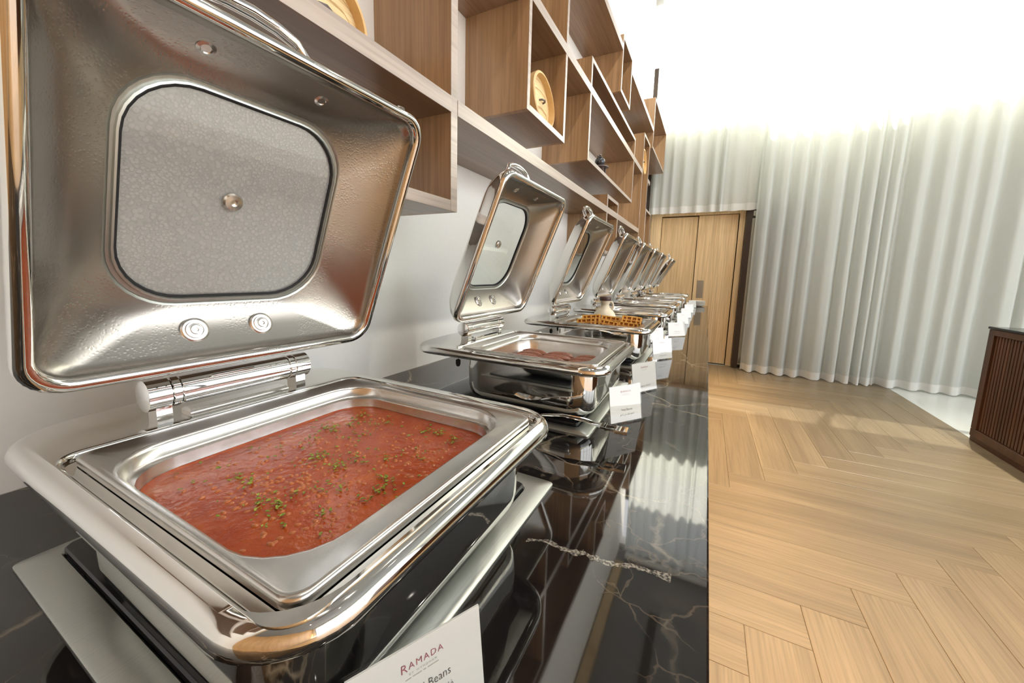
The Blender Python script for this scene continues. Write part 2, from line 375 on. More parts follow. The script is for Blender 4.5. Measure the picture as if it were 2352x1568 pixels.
# right wall with tall windows, rear wall
wr = MB().box(XR, XR+.2, YB-.2, YF+.3, 0, .3).box(XR, XR+.2, YB-.2, YF+.3, 4.6, ZC_).box(XR, XR+.2, 5.2, YF+.3, .3, 4.6).box(XR, XR+.2, YB-.2, -3.1, .3, 4.6)
struct('wall_right', wr, M['wall'], 'white wall with a wide window band opposite the buffet')
w2 = MB()
for y in (-3.1, -1.0, 1.05, 3.1, 5.2): w2.box(XR, XR+.1, y-.05, y+.05, .3, 4.6)
w2.box(XR, XR+.1, -3.1, 5.2, 2.2, 2.26)
struct('window_2', w2, M['dark_frame'], 'wide window grid opposite the buffet')
struct('wall_front', MB().box(XL-.2, XR+.2, YB-.2, YB, 0, ZC_), M['back_wood'], 'brown wood wall behind the viewer')

# door (two sliding leaves) in the end wall
fr = MB().box(-.86, -.70, YF-.02, YF+.12, 0, 2.24, .003).box(.33, .40, YF-.02, YF+.12, 0, 2.24, .003).box(-.70, .33, YF-.02, YF+.12, 2.19, 2.24, .003)
door = struct('door_1', fr, M['door_wood'], 'light oak double sliding door beneath the short curtain')
MB().box(-.70, .33, YF+.085, YF+.11, .0, 2.19).build('door_reveal', M['black'], door)
MB().box(-.693, -.198, YF+.02, YF+.06, .012, 2.175, .003).build('door_leaf', M['door_wood'], door)
lf = MB().box(-.188, .318, YF+.01, YF+.05, .012, 2.185, .003).build('door_leaf', M['door_wood'], door)
MB().box(-.135, -.05, YF+.004, YF+.012, .98, 1.24, .001).build('push_plate', M['hob_steel'], lf)
# dark jambs and the mirror-like glass beside the door
struct('trim_2', MB().box(.405, .475, 6.17, YF, 0, 2.26, .003), M['dark_frame'], 'dark bronze post at right of the door')
struct('trim_3', MB().box(-.945, -.875, 6.2, YF, 0, 4.3, .003), M['dark_frame'], 'dark bronze post between white wall and door')  # cut short: the glare that whitens its top is put into the height
g = MB().box(.48, 1.1, YF-.035, YF-.02, .04, 2.2)
gp = tag(g.build('window_3', plain('dark_mirror_glass', (.55, .52, .45), .03, 1)), 'narrow reflecting glass panel beside the dark door post', 'window', kind='structure')
MB().box(.475, 1.1, YF-.045, YF-.001, 0, .04).box(.475, 1.1, YF-.045, YF-.001, 2.2, 2.24).build('window_frame', M['dark_frame'], gp)
MB().box(.48, .60, 6.14, 6.2, 2.13, 2.2, .004).build('door_closer', M['hob_steel'], gp)

# ------------------------------------------------------------------ sheer curtains
def curtain(x0, x1, y, z0, z1, seed, label, pitch=.115, amp=.045):
    rnd = random.Random(seed); o_ = empty('sheer_curtain', ((x0+x1)/2, y, z0)); tag(o_, label, 'curtain', None)
    xs, ph = [], 0; x = x0; pts = []
    n = int((x1-x0)/.010); phase = 0; f = rnd.uniform(.8, 1.3); a = 1
    fold = []
    while x < x1+.001:
        if (phase % (2*PI)) < .45 and rnd.random() < .55: f = rnd.choice((.65, .8, .9, 1.0, 1.2, 1.7)); a = rnd.uniform(.45, 1.35)
        phase += 2*PI*.010/(pitch*f)*1.0; fold.append((x, phase, a)); x += .010
    zs = [z0+(z1-z0)*k/14 for k in range(15)]
    def P(i, z):
        x, p, a = fold[i]; t = (z-z0)/(z1-z0)
        w = a*amp*(1-.35*t)
        s_ = math.sin(p+.25*mnoise.noise(Vector((x*3, z*.6, seed))))
        s_ = math.copysign(abs(s_)**.75, s_)*.85+.15*math.sin(2*p+seed)
        return Vector((x-(x0+x1)/2 + .009*mnoise.noise(Vector((x*4, z*.7, seed+5)))*(1-t), w*s_ + .018*mnoise.noise(Vector((x*1.3, z*.3, seed+9))), z-z0+ (.006*math.sin(p) if z == z0 else 0)))
    MB().loft([[P(i, z) for i in range(len(fold))] for z in zs], closed=False).build('drape', M['sheer'], o_, True, angle=180)
    hz = [z0, z0+.04, z0+.095]
    hm = MB()
    hm.loft([[P(i, z)+Vector((0, -.004, 0)) for i in range(len(fold))] for z in hz], closed=False)
    hm.build('hem', M['hem'], o_, True, angle=180)
    return o_
curtain(-.88, .60, 6.15, 2.21, 5.2, 3, 'short sheer white curtain hanging above the oak door', .11, .038)
curtain(.50, 1.90, 6.02, .012, 5.2, 11, 'long sheer white curtain right of the dark door post', .145, .062)
curtain(1.91, 4.15, 6.08, .012, 5.2, 23, 'long sheer white curtain behind the slatted cabinet', .17, .066)
curtain(4.16, 6.4, 6.08, .012, 5.2, 31, 'long sheer white curtain in the far right corner', .23, .055)
tk = MB().box(-.86, XR-.1, 6.03, 6.14, 5.21, 5.25); struct('trim_4', tk, M['wall'], 'curtain track under the ceiling')

# ------------------------------------------------------------------ buffet counter
ZT = H-.38
ct = empty('buffet_counter', (-.5, 1.9, 0)); tag(ct, 'long buffet counter with polished black marble top along the white wall', 'counter')
def inw(mb, name, mat, parent, smooth=False, **kw):      # world-space mesh under an unrotated Empty
    l = parent.location; return mb.build(name, mat, parent, smooth, Matrix.Translation(-l), **kw)
inw(MB().box(-.998, .033, -1.2, 5.75, ZT-.04, ZT, .0025), 'marble_top', M['marble'], ct)
inw(MB().box(-.998, -.03, -1.15, 5.70, .08, ZT-.04), 'cabinet_body', M['counter_front'], ct)
inw(MB().box(-.998, -.07, -1.15, 5.68, 0.0, .08), 'plinth', M['dark_frame'], ct)
inw(MB().box(-.02, -.005, -1.1, 5.65, ZT-.048, ZT-.040), 'light_strip', M['led'], ct)
led = area('counter_led', (.012, 2.2, ZT-.05), .02, 34, (1, .68, .38), (.45, 0, -1), False, 6.8); led.rotation_euler = Matrix((Vector((.912, 0, .41)), Vector((0, 1, 0)), Vector((-.41, 0, .912)))).transposed().to_euler()
led.data.spread = math.radians(95)

# ------------------------------------------------------------------ wall shelf
sh = empty('wall_shelf', (-.85, 3.0, 1.3)); tag(sh, 'walnut wall shelf of long boards and open boxes above the counter', 'shelf')
XFr = -.70
def board(y0, y1, z0, z1, vert=False, name='board', x0=-.999, x1=XFr):
    if name == 'board' and z1-z0 > .04: x1 = XFr+.0012; z0 -= .0003
    o = inw(MB().box(x0, x1-.0015, y0, y1, z0+H, z1+H), name, M['walnut_z'] if vert else M['walnut_y'], sh)
    l = sh.location
    e = MB().box(x1-.0015, x1, y0+.0005, y1-.0005, z0+H+.0005, z1+H-.0005)
    eo = e.build('edge_sheen', M['walnut_sheen'], o, False, Matrix.Translation(-l)); return o  # thin front strip carrying the painted reflection
board(-1.0, .94, .458, .502); board(.97, 4.24, .458, .502)
board(-1.0, 1.44, 1.062, 1.105); board(1.465, 4.24, 1.062, 1.105); board(4.65, 4.82, 1.062, 1.105)
board(-1.0, 3.05, 1.662, 1.705); board(3.42, 4.82, 1.662, 1.705)
def sbox(y0, y1, z0, z1, t=.025):
    board(y0, y0+t, z0, z1, True, 'upright'); board(y1-t, y1, z0, z1, True, 'upright')
    board(y0+t, y1-t, z0, z0+t); board(y0+t, y1-t, z1-t, z1)
sbox(.02, .97, .18, 1.60, .032)
sbox(1.44, 1.885, .655, 1.60)
sbox(2.29, 3.765, .685, 1.26)
sbox(3.05, 3.42, 1.38, 1.775)
sbox(4.82, 6.05, 1.49, 2.04)
sbox(4.24, 4.65, .22, 1.47)
sbox(2.83, 3.21, .16, .59)
sbox(4.66, 5.08, .30, .775)

# bamboo steamer lids standing on the shelves
def steamer(x, y, z, r, lean, label):
    t = empty('bamboo_steamer_lid', (x, y, z+H)); tag(t, label, 'steamer')
    R = Matrix.Rotation(PI/2-lean, 4, 'Y')
    T = Matrix.Translation((-(r+.015)*0, 0, r)) @ R
    # a disc whose axis is +z before rotation: rim hoop, woven panel, small cane handle
    MB().lathe([(r-.012, -.02), (r, -.02), (r, .022), (r-.004, .026), (r-.012, .026), (r-.012, .004), (r-.012, -.02)], 48, T, False, False).build('hoop', M['bamboo'], t, True)
    MB().lathe([(.001, .006), (r*.6, .004), (r-.011, -.002), (r-.011, -.006), (.001, -.002)], 40, T, False, False).build('woven_panel', M['weave'], t, True)
    MB().tube([T @ Vector(p) for p in ((.0, -.022, .004), (0, -.016, .018), (0, 0, .024), (0, .016, .018), (0, .022, .004))], .0045, 8).build('handle', M['stand_wood'], t, True)
steamer(-.90, .675, .503, .125, .12, 'bamboo steamer lid on the lowest shelf nearest the camera')
steamer(-.775, 1.735, .681, .125, .1, 'round bamboo steamer lid in the tall open box')
steamer(-.74, 4.45, 1.106, .13, .05, 'small distant bamboo steamer lid in the narrow far box')

# teapot on a little stand
tp = empty('teapot', (-.735, 2.70, .7101+H+.045)); tag(tp, 'dark cast iron teapot on the bottom board of the wide open box', 'teapot')
MB().lathe([(.010, .0), (.022, .002), (.032, .014), (.036, .028), (.032, .042), (.020, .052), (.014, .054)], 24).build('body', M['iron'], tp, True)
MB().lathe([(.016, .053), (.015, .058), (.006, .062), (.004, .066), (.007, .071), (.004, .076), (.0005, .077)], 20).build('lid', M['iron'], tp, True)
MB().tube([(-.0, -.030, .018), (0, -.045, .028), (0, -.052, .044), (0, -.058, .05)], [.009, .007, .005, .005], 8).build('spout', M['iron'], tp, True)
MB().tube([(0, .030, .042), (0, .050, .046), (0, .056, .032), (0, .048, .018), (0, .032, .014)], .0035, 8).build('handle', M['iron'], tp, True)
ts = empty('teapot_stand', (-.735, 2.72, .7101+H)); tag(ts, 'small grey brown trivet under the dark teapot', 'stand')
MB().lathe([(.052, .036), (.056, .038), (.056, .0445), (.0001, .0445)], 24, None, True, False).build('top_plate', M['stand_wood'], ts, True)
for a in range(4):
    c, s_ = math.cos(a*PI/2+.7)*.036, math.sin(a*PI/2+.7)*.036
    MB().box(c-.006, c+.006, s_-.006, s_+.006, 0, .037, .001).build('leg', M['stand_wood'], ts)

# ------------------------------------------------------------------ slatted cabinet at right
cb = empty('slatted_cabinet', (2.4, 3.0, 0)); tag(cb, 'dark walnut cabinet with vertical slats and thin black top', 'cabinet')
YC0, YC1, XC = 1.6, 4.385, 2.03
inw(MB().box(XC+.02, 2.75, YC0, YC1-.002, .06, .925), 'body', M['dark_walnut'], cb)
inw(MB().box(XC+.015, 2.74, YC0+.01, YC1+.02, 0, .06).box(XC, XC+.03, YC0, YC1, .045, .11, .003), 'plinth', M['dark_walnut'], cb)
inw(MB().box(XC-.005, 2.77, YC0-.01, YC1+.01, .933, .952, .003), 'top', M['black_glass'], cb)
fr = inw(MB().box(XC, XC+.022, YC1-.065, YC1, .11, .932, .003).box(XC, XC+.022, YC0, YC1-.065, .885, .932, .003), 'frame', M['dark_walnut'], cb)
sl = MB().box(-.009, .0, -.0105, .0105, .112, .884, .003)
s0 = None; y = YC1-.085
while y > YC0+.02:
    if s0 is None: s0 = sl.build('slat', M['dark_walnut'], cb); o = s0
    else: o = s0.copy(); C.objects.link(o); o.parent = cb
    o.location = (XC+.020-2.4, y-3.0, 0); y -= .033

# ------------------------------------------------------------------ warming hobs and chafing dishes
XD, ZR = -.42, H-.215                         # dish centre, rim height
centres = [.3125, 1.05, 1.79, 2.53, 3.24, 3.92, 4.54, 5.28]
DL = ['nearest, holding baked beans', 'second from the camera, holding sausages', 'holding the waffles', 'just behind the cream jug',
      'fifth from the camera', 'sixth from the camera', 'seventh from the camera, next to last', 'farthest from the camera, its lid lowest']
hob0 = empty('warming_hob', (XD-.06, .3475, ZT))
hp_ = dict(cx=-.0095, cy=-.001)
MB().loft([rr(.2615, .2575, .008, 0), rr(.2615, .2575, .008, .003), rr(.2595, .2555, .008, .0045), rr(.235, .221, .012, .0045, **hp_), rr(.233, .219, .012, .002, **hp_)], False, False).build('steel_frame', M['hob_steel'], hob0, True)
MB().loft([rr(.2325, .2185, .012, 0, **hp_), rr(.2325, .2185, .012, .010, **hp_), rr(.2305, .2165, .011, .012, **hp_)], False, True).build('black_panel', M['black_glass'], hob0, True)
hobs = [hob0]
for c in centres[1:]: h = copy_tree(hob0); h.location = (XD-.06, c+.035, ZT); hobs.append(h)
for h, l in zip(hobs, DL): tag(h, 'flat steel framed warming plate under the dish %s' % l, 'hob', 'warming plates let onto the marble')

ZB = ZT+.012
zr = ZR-ZB                                    # rim height in dish coordinates
def make_dish():
    d = empty('chafing_dish', (XD, centres[0], ZB))
    # outer frame with bullnose edge and a groove for the pan
    ix, ih, iy = .0075, .2100, .1970; iyc = -.0040
    def densify(ring, k=6):        # extra points along the straight sides so the rear edge can curve
        out = []
        for a, b_ in zip(ring, ring[1:]+ring[:1]):
            out.append(a)
            if (b_-a).length > .05: out += [a.lerp(b_, t/(k+1)) for t in range(1, k+1)]
        return out
    def outer(d_, z, r=.066):
        out = []
        for p in densify(rr(.284-d_, .224-d_, r-d_*.8, z, -.051, .0035, 10)):      # the wide plate bows out behind the hinge
            if p.x < -.15: p.x -= .034*max(0, math.cos(p.y/.2325*PI/2))**.8*min(1, (-.15-p.x)/.12)
            out.append(p)
        return out
    inn = lambda d_, z, r=.024: densify(rr(ih+d_, iy+d_, r, z, ix, iyc, 10))
    fr = MB().loft([inn(-.016, zr-.024), outer(.012, zr-.0225), outer(.004, zr-.022), outer(.0005, zr-.0185), outer(0, zr-.013), outer(.0015, zr-.007), outer(.005, zr-.003), outer(.010, zr-.0005), outer(.016, zr+.0005),
                    inn(.003, zr+.0010, .028), inn(.001, zr+.0002, .027), inn(.0, zr-.002, .026), inn(-.0008, zr-.005), inn(-.004, zr-.0065), inn(-.016, zr-.0065), inn(-.016, zr-.024)])
    fr.build('rim_frame', M['chrome'], d, True, angle=60)
    bx = .0075
    bd = MB().loft([rr(.190, .194, .06, zr-.018, bx), rr(.191, .195, .062, zr-.06, bx), rr(.190, .194, .062, .050, bx), rr(.187, .191, .06, .034, bx), rr(.180, .184, .058, .021, bx), rr(.170, .174, .055, .012, bx), rr(.155, .160, .05, .007, bx)], False, True)
    bd.f[-1] = tuple(reversed(bd.f[-1])); bd.build('water_pan', M['chrome'], d, True, angle=70)
    MB().loft([rr(.145, .147, .04, 0, bx), rr(.145, .147, .04, .008, bx)], True, True).build('base_pad', M['rubber'], d)
    # food pan
    fp = MB().loft([rr(ih-.0135, iy-.0125, .016, zr-.0055, ix, iyc), rr(ih-.0130, iy-.0120, .017, zr+.0008, ix, iyc), rr(ih-.0145, iy-.0135, .017, zr+.0030, ix, iyc), rr(ih-.0175, iy-.0165, .016, zr+.0032, ix, iyc), rr(ih-.0195, iy-.0185, .015, zr+.0016, ix, iyc),
                    rr(.1665, .1770, .062, zr+.0010, .0095, -.0045), rr(.1635, .1740, .062, zr-.0005, .0095, -.0045), rr(.162, .1725, .061, zr-.004, .0095, -.0045), rr(.1605, .1710, .06, zr-.0145, .0095, -.0045), rr(.1570, .1675, .058, zr-.0175, .0095, -.0045), rr(.1530, .1635, .056, zr-.0190, .0095, -.0045),
                    rr(.148, .1585, .052, zr-.085, .0095, -.0045), rr(.133, .1435, .045, zr-.095, .0095, -.0045)], False, True)
    fp.build('food_pan', M['pan'], d, True, angle=60)
    # hinge: barrel along y on two brackets
    hx, hz, hr = -.232, zr+.040, .0205
    T = Matrix.Translation((hx, 0, hz)) @ Matrix.Rotation(-PI/2, 4, 'X')
    hb = MB().lathe([(.0195, -.075), (hr, -.0745), (hr, .0745), (.0195, .075)], 32, T)
    hg = hb.build('hinge', M['hinge_chrome'], d, True, angle=35)
    for s_ in (-1, 1):
        a, b_ = sorted((s_*.0765, s_*.0855)); MB().lathe([(.0205, a), (.0215, a+.0005), (.0215, b_-.0005), (.0205, b_)], 32, T).build('hinge_ring', M['hinge_chrome'], hg, True, angle=35)
        a, b_ = sorted((s_*.0865, s_*.113)); MB().lathe([(.0001, a), (.019, a), (.0215, a+.0012), (.0215, b_-.0012), (.019, b_), (.0001, b_)], 32, T).build('hinge_cap', M['hinge_chrome'], hg, True, angle=35)
        yc = s_*.096
        MB().box(hx-.012, hx+.014, yc-.0085, yc+.0085, zr-.001, hz-.012, .002).build('bracket', M['hinge_chrome'], hg)
    MB().box(hx-.008, hx+.020, -.07, .07, zr, zr+.012, .003).build('mounting_bar', M['hinge_chrome'], hg)
    for yy in (-.075, .02): # small rubber feet hanging under the rear edge
        b0 = MB().tube([(-.212, yy-.09, zr-.018), (-.212, yy-.09, zr-.042)], .002, 8).build('foot_pin', M['hinge_chrome'], d, True)
        MB().lathe([(.002, .003), (.007, 0), (.0075, -.010), (.005, -.018), (.001, -.020)], 14, Matrix.Translation((-.212, yy-.09, zr-.042))).build('rubber_foot', M['rubber'], b0, True)
    # lid, drawn in its own plane: x = along the hinge, y = up the slope, z = outward
    lid = MB()
    cv, hu, hv = .209, .221, .213
    R = lambda a, b_, r, z, c=cv: rr(a, b_, r, z, -.008*min(1, max(0, z-.012)/.03), c, 8)
    shell = MB().loft([R(hu-.015, hv-.015, .030, .004), R(hu-.0155, hv-.0155, .030, .008), R(.200, .192, .040, .016), R(.180, .175, .058, .034), R(.160, .162, .066, .048), R(.140, .148, .072, .056), R(.137, .144, .074, .0575)], False, False)
    lid_o = shell.build('lid', M['lid_inner'], d, True, angle=70)
    MB().loft([R(hu-.015, hv-.015, .030, .004), R(hu-.0155, hv-.0155, .029, -.001), R(hu-.0125, hv-.0125, .032, -.006), R(hu-.005, hv-.005, .036, -.008), R(hu, hv, .040, -.003), R(hu+.001, hv+.001, .040, .006), R(hu-.001, hv-.001, .040, .012), R(hu-.006, hv-.004, .042, .022), R(.203, .196, .050, .040), R(.185, .182, .062, .056), R(.160, .162, .070, .066), R(.142, .148, .074, .069), R(.130, .136, .070, .069)], False, False).build('lid_shell', M['chrome'], lid_o, True, angle=60)
    MB().loft([R(.137, .144, .074, .0575), R(.1345, .1415, .072, .0585), R(.1335, .1405, .071, .0605), R(.130, .137, .070, .0610), R(.1295, .1365, .07, .0575), R(.1275, .1345, .069, .0570), R(.1262, .1332, .068, .0605)], False, False).build('window_trim', M['hob_steel'], lid_o, True, angle=50)
    MB().loft([R(.1268, .1338, .068, .0600), R(.1255, .1325, .067, .0595), R(.1238, .1308, .066, .0612), R(.1238, .1308, .066, .067)], False, False).build('gasket', M['rubber'], lid_o, True)
    MB().loft([R(.1265, .1335, .068, .0668), R(.1265, .1335, .068, .0628)], True, True).build('lid_window', M['lid_glass'], lid_o)
    def screw(x, y, z, prof, name, mat, th=0):
        MB().lathe(prof, 24, Matrix.Translation((x, y, z)) @ Matrix.Rotation(th, 4, 'X') @ Matrix.Rotation(PI, 4, 'X'), False, False).build(name, mat, lid_o, True, angle=30)
    screw(-.020, .217, .0628, [(.0125, -.001), (.0125, .004), (.0105, .0065), (.0048, .007), (.0042, .003), (.0001, .003)], 'window_screw', M['pan'])
    for x in (-.079, .057): screw(x, .384, .0335, [(.0095, -.002), (.0092, .0005), (.0058, .0015), (.0048, .0005), (.0001, .0005)], 'handle_screw', M['pan'], -.70)
    for x in (-.057, .031): screw(x, .037, .0345, [(.017, -.006), (.017, .0005), (.015, .002), (.0145, .0008), (.012, .0008), (.0115, .003), (.0095, .003), (.009, .0015), (.0065, .0018), (.006, .0045), (.003, .0045), (.0028, .002), (.0001, .002)], 'hinge_bolt', M['pan'], .66)
    for x in (-.165, .165): MB().lathe([(.006, -.001), (.006, .0015), (.0045, .0025), (.0001, .0026)], 16, Matrix.Translation((x, cv+hv+.0005, .002)) @ Matrix.Rotation(-PI/2, 4, 'X'), True, False).build('bumper', M['clear'], lid_o, True)
    # handle: flat chrome strap bowed up from the top edge
    hp = [(-.068, .388, .043), (-.070, .405, .064), (-.067, .428, .084), (-.055, .440, .092), (-.03, .446, .096), (0, .448, .097), (.03, .446, .096), (.055, .440, .092), (.067, .428, .084), (.070, .405, .064), (.068, .388, .043)]
    hp = [(x-.010, y, z) for x, y, z in hp]
    MB().tube(hp, [.0055, .0055, .0055, .0058, .0065, .007, .0065, .0058, .0055, .0055, .0055], 12, 1.35, (0, 0, 1)).build('handle', M['hinge_chrome'], lid_o, True)
    MB().box(-.03, .03, -.012, .004, .012, .030, .003).build('hinge_plate', M['hinge_chrome'], lid_o)
    return d, lid_o
def lid_matrix(phi):
    """phi: lean of the lid from the vertical (radians); x axis -> +y, y axis -> up the slope, z -> outward"""
    s_ = Vector((math.sin(phi), 0, math.cos(phi))); n = Vector((-math.cos(phi), 0, math.sin(phi))); u = Vector((0, 1, 0))
    hinge = Vector((-.232, 0, zr+.040))
    P0 = hinge + n*-.022 + s_*.050                     # resting edge of the lid next to the barrel
    return Matrix(((u.x, s_.x, n.x, P0.x), (u.y, s_.y, n.y, P0.y), (u.z, s_.z, n.z, P0.z), (0, 0, 0, 1)))
dish0, _ = make_dish()
dishes = [dish0]
for c in centres[1:]: d = copy_tree(dish0); d.location = (XD, c, ZB); dishes.append(d)
tilts = [22.3, 22.3, 22.3, 23, 23, 23, 23, 30]
def sub(o, base):
    for ch in o.children:
        if ch.name.split('.')[0] == base: return ch
for d, l, t in zip(dishes, DL, tilts):
    tag(d, 'open polished steel chafing dish %s' % l, 'chafing dish', 'open chafing dishes along the counter')
    sub(d, 'lid').matrix_local = lid_matrix(math.radians(t))
# the nearest lid window is steamed up
w0 = sub(sub(dish0, 'lid'), 'lid_window'); w0.data = w0.data.copy(); w0.data.materials[0] = M['steam_glass']; w0['label'] = 'steamed window covered in droplets'

# ------------------------------------------------------------------ food
PX, PYO = XD+.0095, -.0045
def inset(z, g=.0015):        # inner outline of the food pan at height z below the rim
    t = (-.0190-z)/(.066); hx = .153-.005*t-g; hy = .1635-.005*t-g; return hx, hy
def soup():
    z = -.034; hx, hy = inset(z, .0006); sp = empty('baked_beans', (PX, centres[0]+PYO, ZR+z)); tag(sp, 'baked beans in red tomato sauce filling the nearest chafing dish', 'food')
    rnd = random.Random(4)
    outer = rr(hx, hy, .054, 0, 0, 0, 10); rings = []
    for k, f in enumerate([1, .985, .95, .88, .78, .66, .54, .42, .30, .18, .08]):
        ring = []
        for p in outer:
            q = Vector((p.x*f, p.y*f, 0)); q.z = (.0012 if k == 0 else 0) + (0 if k == 0 else .0009*mnoise.noise(q*60)+.0007*mnoise.noise(q*160)); ring.append(q)
        rings.append(ring)
    MB().loft(rings, False, True).build('tomato_sauce', M['soup'], sp, True, angle=180, kind='stuff')
    mb = MB(); cl = [(rnd.uniform(-.11, .11), rnd.uniform(-.11, .11)) for _ in range(16)]
    def inside(x, y): return abs(x) < hx-.010 and abs(y) < hy-.010 and not (abs(x) > hx-.035 and abs(y) > hy-.035)
    n = 0
    while n < 620:
        if rnd.random() < .8:
            c = rnd.choice(cl); x, y = rnd.gauss(c[0], .024), rnd.gauss(c[1], .024)
        else: x, y = rnd.uniform(-.15, .15), rnd.uniform(-.165, .165)
        if not inside(x, y): continue
        n += 1; a = rnd.uniform(0, PI); L_, W_, T_ = rnd.uniform(.0034, .0045), rnd.uniform(.0026, .0032), rnd.uniform(.0016, .0024)
        mt = Matrix.Translation((x, y, rnd.uniform(-.0020, -.0005))) @ Matrix.Rotation(a, 4, 'Z') @ Matrix.Diagonal((L_, W_, T_, 1))
        mb.lathe([(.05, -.98), (.7, -.7), (1, 0), (.72, .68), (.35, .93), (.02, 1)], 9, mt, False, False)
    mb.build('beans', M['bean'], sp, True, kind='stuff')
    pm = MB(); cl = [(rnd.uniform(-.12, .13), rnd.uniform(-.12, .13)) for _ in range(44)]
    for k in range(460):
        if rnd.random() < .78: c = rnd.choice(cl); x, y = rnd.gauss(c[0], .007), rnd.gauss(c[1], .007)
        else: x, y = rnd.uniform(-.14, .14), rnd.uniform(-.14, .14)
        if not inside(x, y): continue
        s_ = rnd.uniform(.0009, .0028); mt = Matrix.Translation((x, y, .0022+rnd.uniform(0, .0012))) @ Matrix.Rotation(rnd.uniform(0, 6.3), 4, 'Z') @ Matrix.Rotation(rnd.uniform(-.5, .5), 4, 'X')
        pts = [Vector((-1, -.25, 0))*s_, Vector((-.2, -.6, .15))*s_, Vector((.9, -.3, .3))*s_, Vector((1.1, .2, 0))*s_, Vector((.1, .55, .2))*s_, Vector((-.8, .35, .1))*s_]
        pm.add([mt @ p for p in pts]+[mt @ (p+Vector((0, 0, -.0005))) for p in pts], [(0, 1, 2, 3, 4, 5), (11, 10, 9, 8, 7, 6)]+[(i, i+6, (i+1) % 6+6, (i+1) % 6) for i in range(6)])
    pm.build('chopped_parsley', M['parsley'], sp, kind='stuff')
soup()

def sausage_mesh():
    mb = MB(); rings = []
    n = 14
    for i in range(n+1):
        t = i/n; r = .0160*math.sin(PI*min(max(t, .02), .98))**.28; x = (t-.5)*.090
        rings.append([Vector((x, r*1.05*math.cos(a)+.004*(1-(2*t-1)**2), r*.82*math.sin(a)+.0012*mnoise.noise(Vector((x*60, a, 1))))) for a in [2*PI*k/16 for k in range(16)]])
    return mb.loft(rings, True, True)
s_first = None; rnd = random.Random(9)
ordn = ['first', 'second', 'third', 'fourth', 'fifth', 'sixth', 'seventh']; cn = ['wall side', 'middle', 'guest side']
spots = []
for r in range(7):
    for c_ in range(3): spots.append((-.094+c_*.094+rnd.uniform(-.004, .004), -.118+r*.034, -.078, rnd.uniform(-.08, .08), 0, r, c_))
for r in range(5):
    for c_ in range(3): spots.append((-.092+c_*.093+rnd.uniform(-.005, .005), -.052+r*.037, -.053, rnd.uniform(-.15, .15), 1, r, c_))
for x, y, z, a, layer, r, c_ in spots:
    if s_first is None: o = s_first = sausage_mesh().build('sausage', M['sausage'], None, True)
    else: o = s_first.copy(); C.objects.link(o)
    o.location = (PX+x, centres[1]+PYO+y*1.06, ZR+z); o.rotation_euler = (rnd.uniform(-.3, .3), rnd.uniform(-.04, .04), a)
    tag(o, 'browned sausage, %s in the %s row from the near edge, %s layer' % (cn[c_], ordn[r], ['bottom', 'upper'][layer]), 'sausage', 'sausages in the %s layer of the second dish' % ['bottom', 'upper'][layer])

def waffle_mesh():
    mb = MB(); s_ = .0475; t = .0090; n = 4; w_ = 2*s_/n
    mb.loft([rr(s_-.001, s_-.001, .006, -.003), rr(s_-.001, s_-.001, .006, .003)], True, True)
    for i in range(n+1):
        q = -s_+i*w_; a = .0042 if 0 < i < n else .0050; q = max(-s_+a, min(s_-a, q))
        for (x0, x1, y0, y1) in ((q-a, q+a, -s_, s_), (-s_, s_, q-a, q+a)):
            mb.loft([[Vector((x, y, z)) for x, y in ((x1-c, y1-c), (x0+c, y1-c), (x0+c, y0+c), (x1-c, y0+c))] for z, c in ((-t, .0022), (-.004, 0), (.004, 0), (t, .0022))], True, True)
    return mb
wspots = []
for r, (yy, zz, th, rn) in enumerate(((-.085, -.058, .75, 'front'), (-.018, -.040, 1.0, 'middle'), (.058, -.026, .95, 'back'))):
    for c_ in range(3): wspots.append((-.096+.096*c_+rnd.uniform(-.006, .006), yy+rnd.uniform(-.008, .008), zz+rnd.uniform(-.004, .004)+(.006 if (r == 2 and c_ == 2) else 0), th+rnd.uniform(-.18, .14), rnd.uniform(-.14, .14), rnd.uniform(-.12, .12), '%s row, %s' % (rn, ['wall side', 'middle', 'guest side'][c_])))
wspots.append((.03, .115, -.022, .12, .03, .2, 'flat behind the back row'))
w_first = None
for x, y, z, rx, ry, rz, l in wspots:
    if w_first is None: o = w_first = waffle_mesh().build('waffle', M['waffle'], None)
    else: o = w_first.copy(); C.objects.link(o)
    o.location = (PX+x, centres[2]+PYO+y, ZR+z); o.rotation_euler = (rx, ry, rz)
    tag(o, 'golden square waffle of the third dish, %s' % l, 'waffle', 'waffles heaped in the third chafing dish')

# ------------------------------------------------------------------ jug, spoons, plates
jg = empty('syrup_jug', (-.515, 2.165, ZT)); tag(jg, 'cream ceramic jug with brown cap between the waffles and the dish behind', 'jug')
MB().lathe([(.055, 0), (.064, .004), (.071, .04), (.073, .085), (.072, .118), (.067, .145), (.055, .168), (.039, .186), (.027, .198), (.023, .208), (.0235, .216), (.028, .226), (.028, .236), (.026, .238)], 36, None, True, True).build('body', M['cream'], jg, True)
MB().lathe([(.031, .236), (.0325, .238), (.0325, .256), (.030, .259), (.0001, .260)], 36, None, True, False).build('cap', M['brown_cap'], jg, True)
MB().tube([(.024, .004, .228), (.038, .006, .228), (.045, .007, .215), (.045, .007, .200), (.040, .006, .183)], .006, 10).build('handle', M['cream'], jg, True)

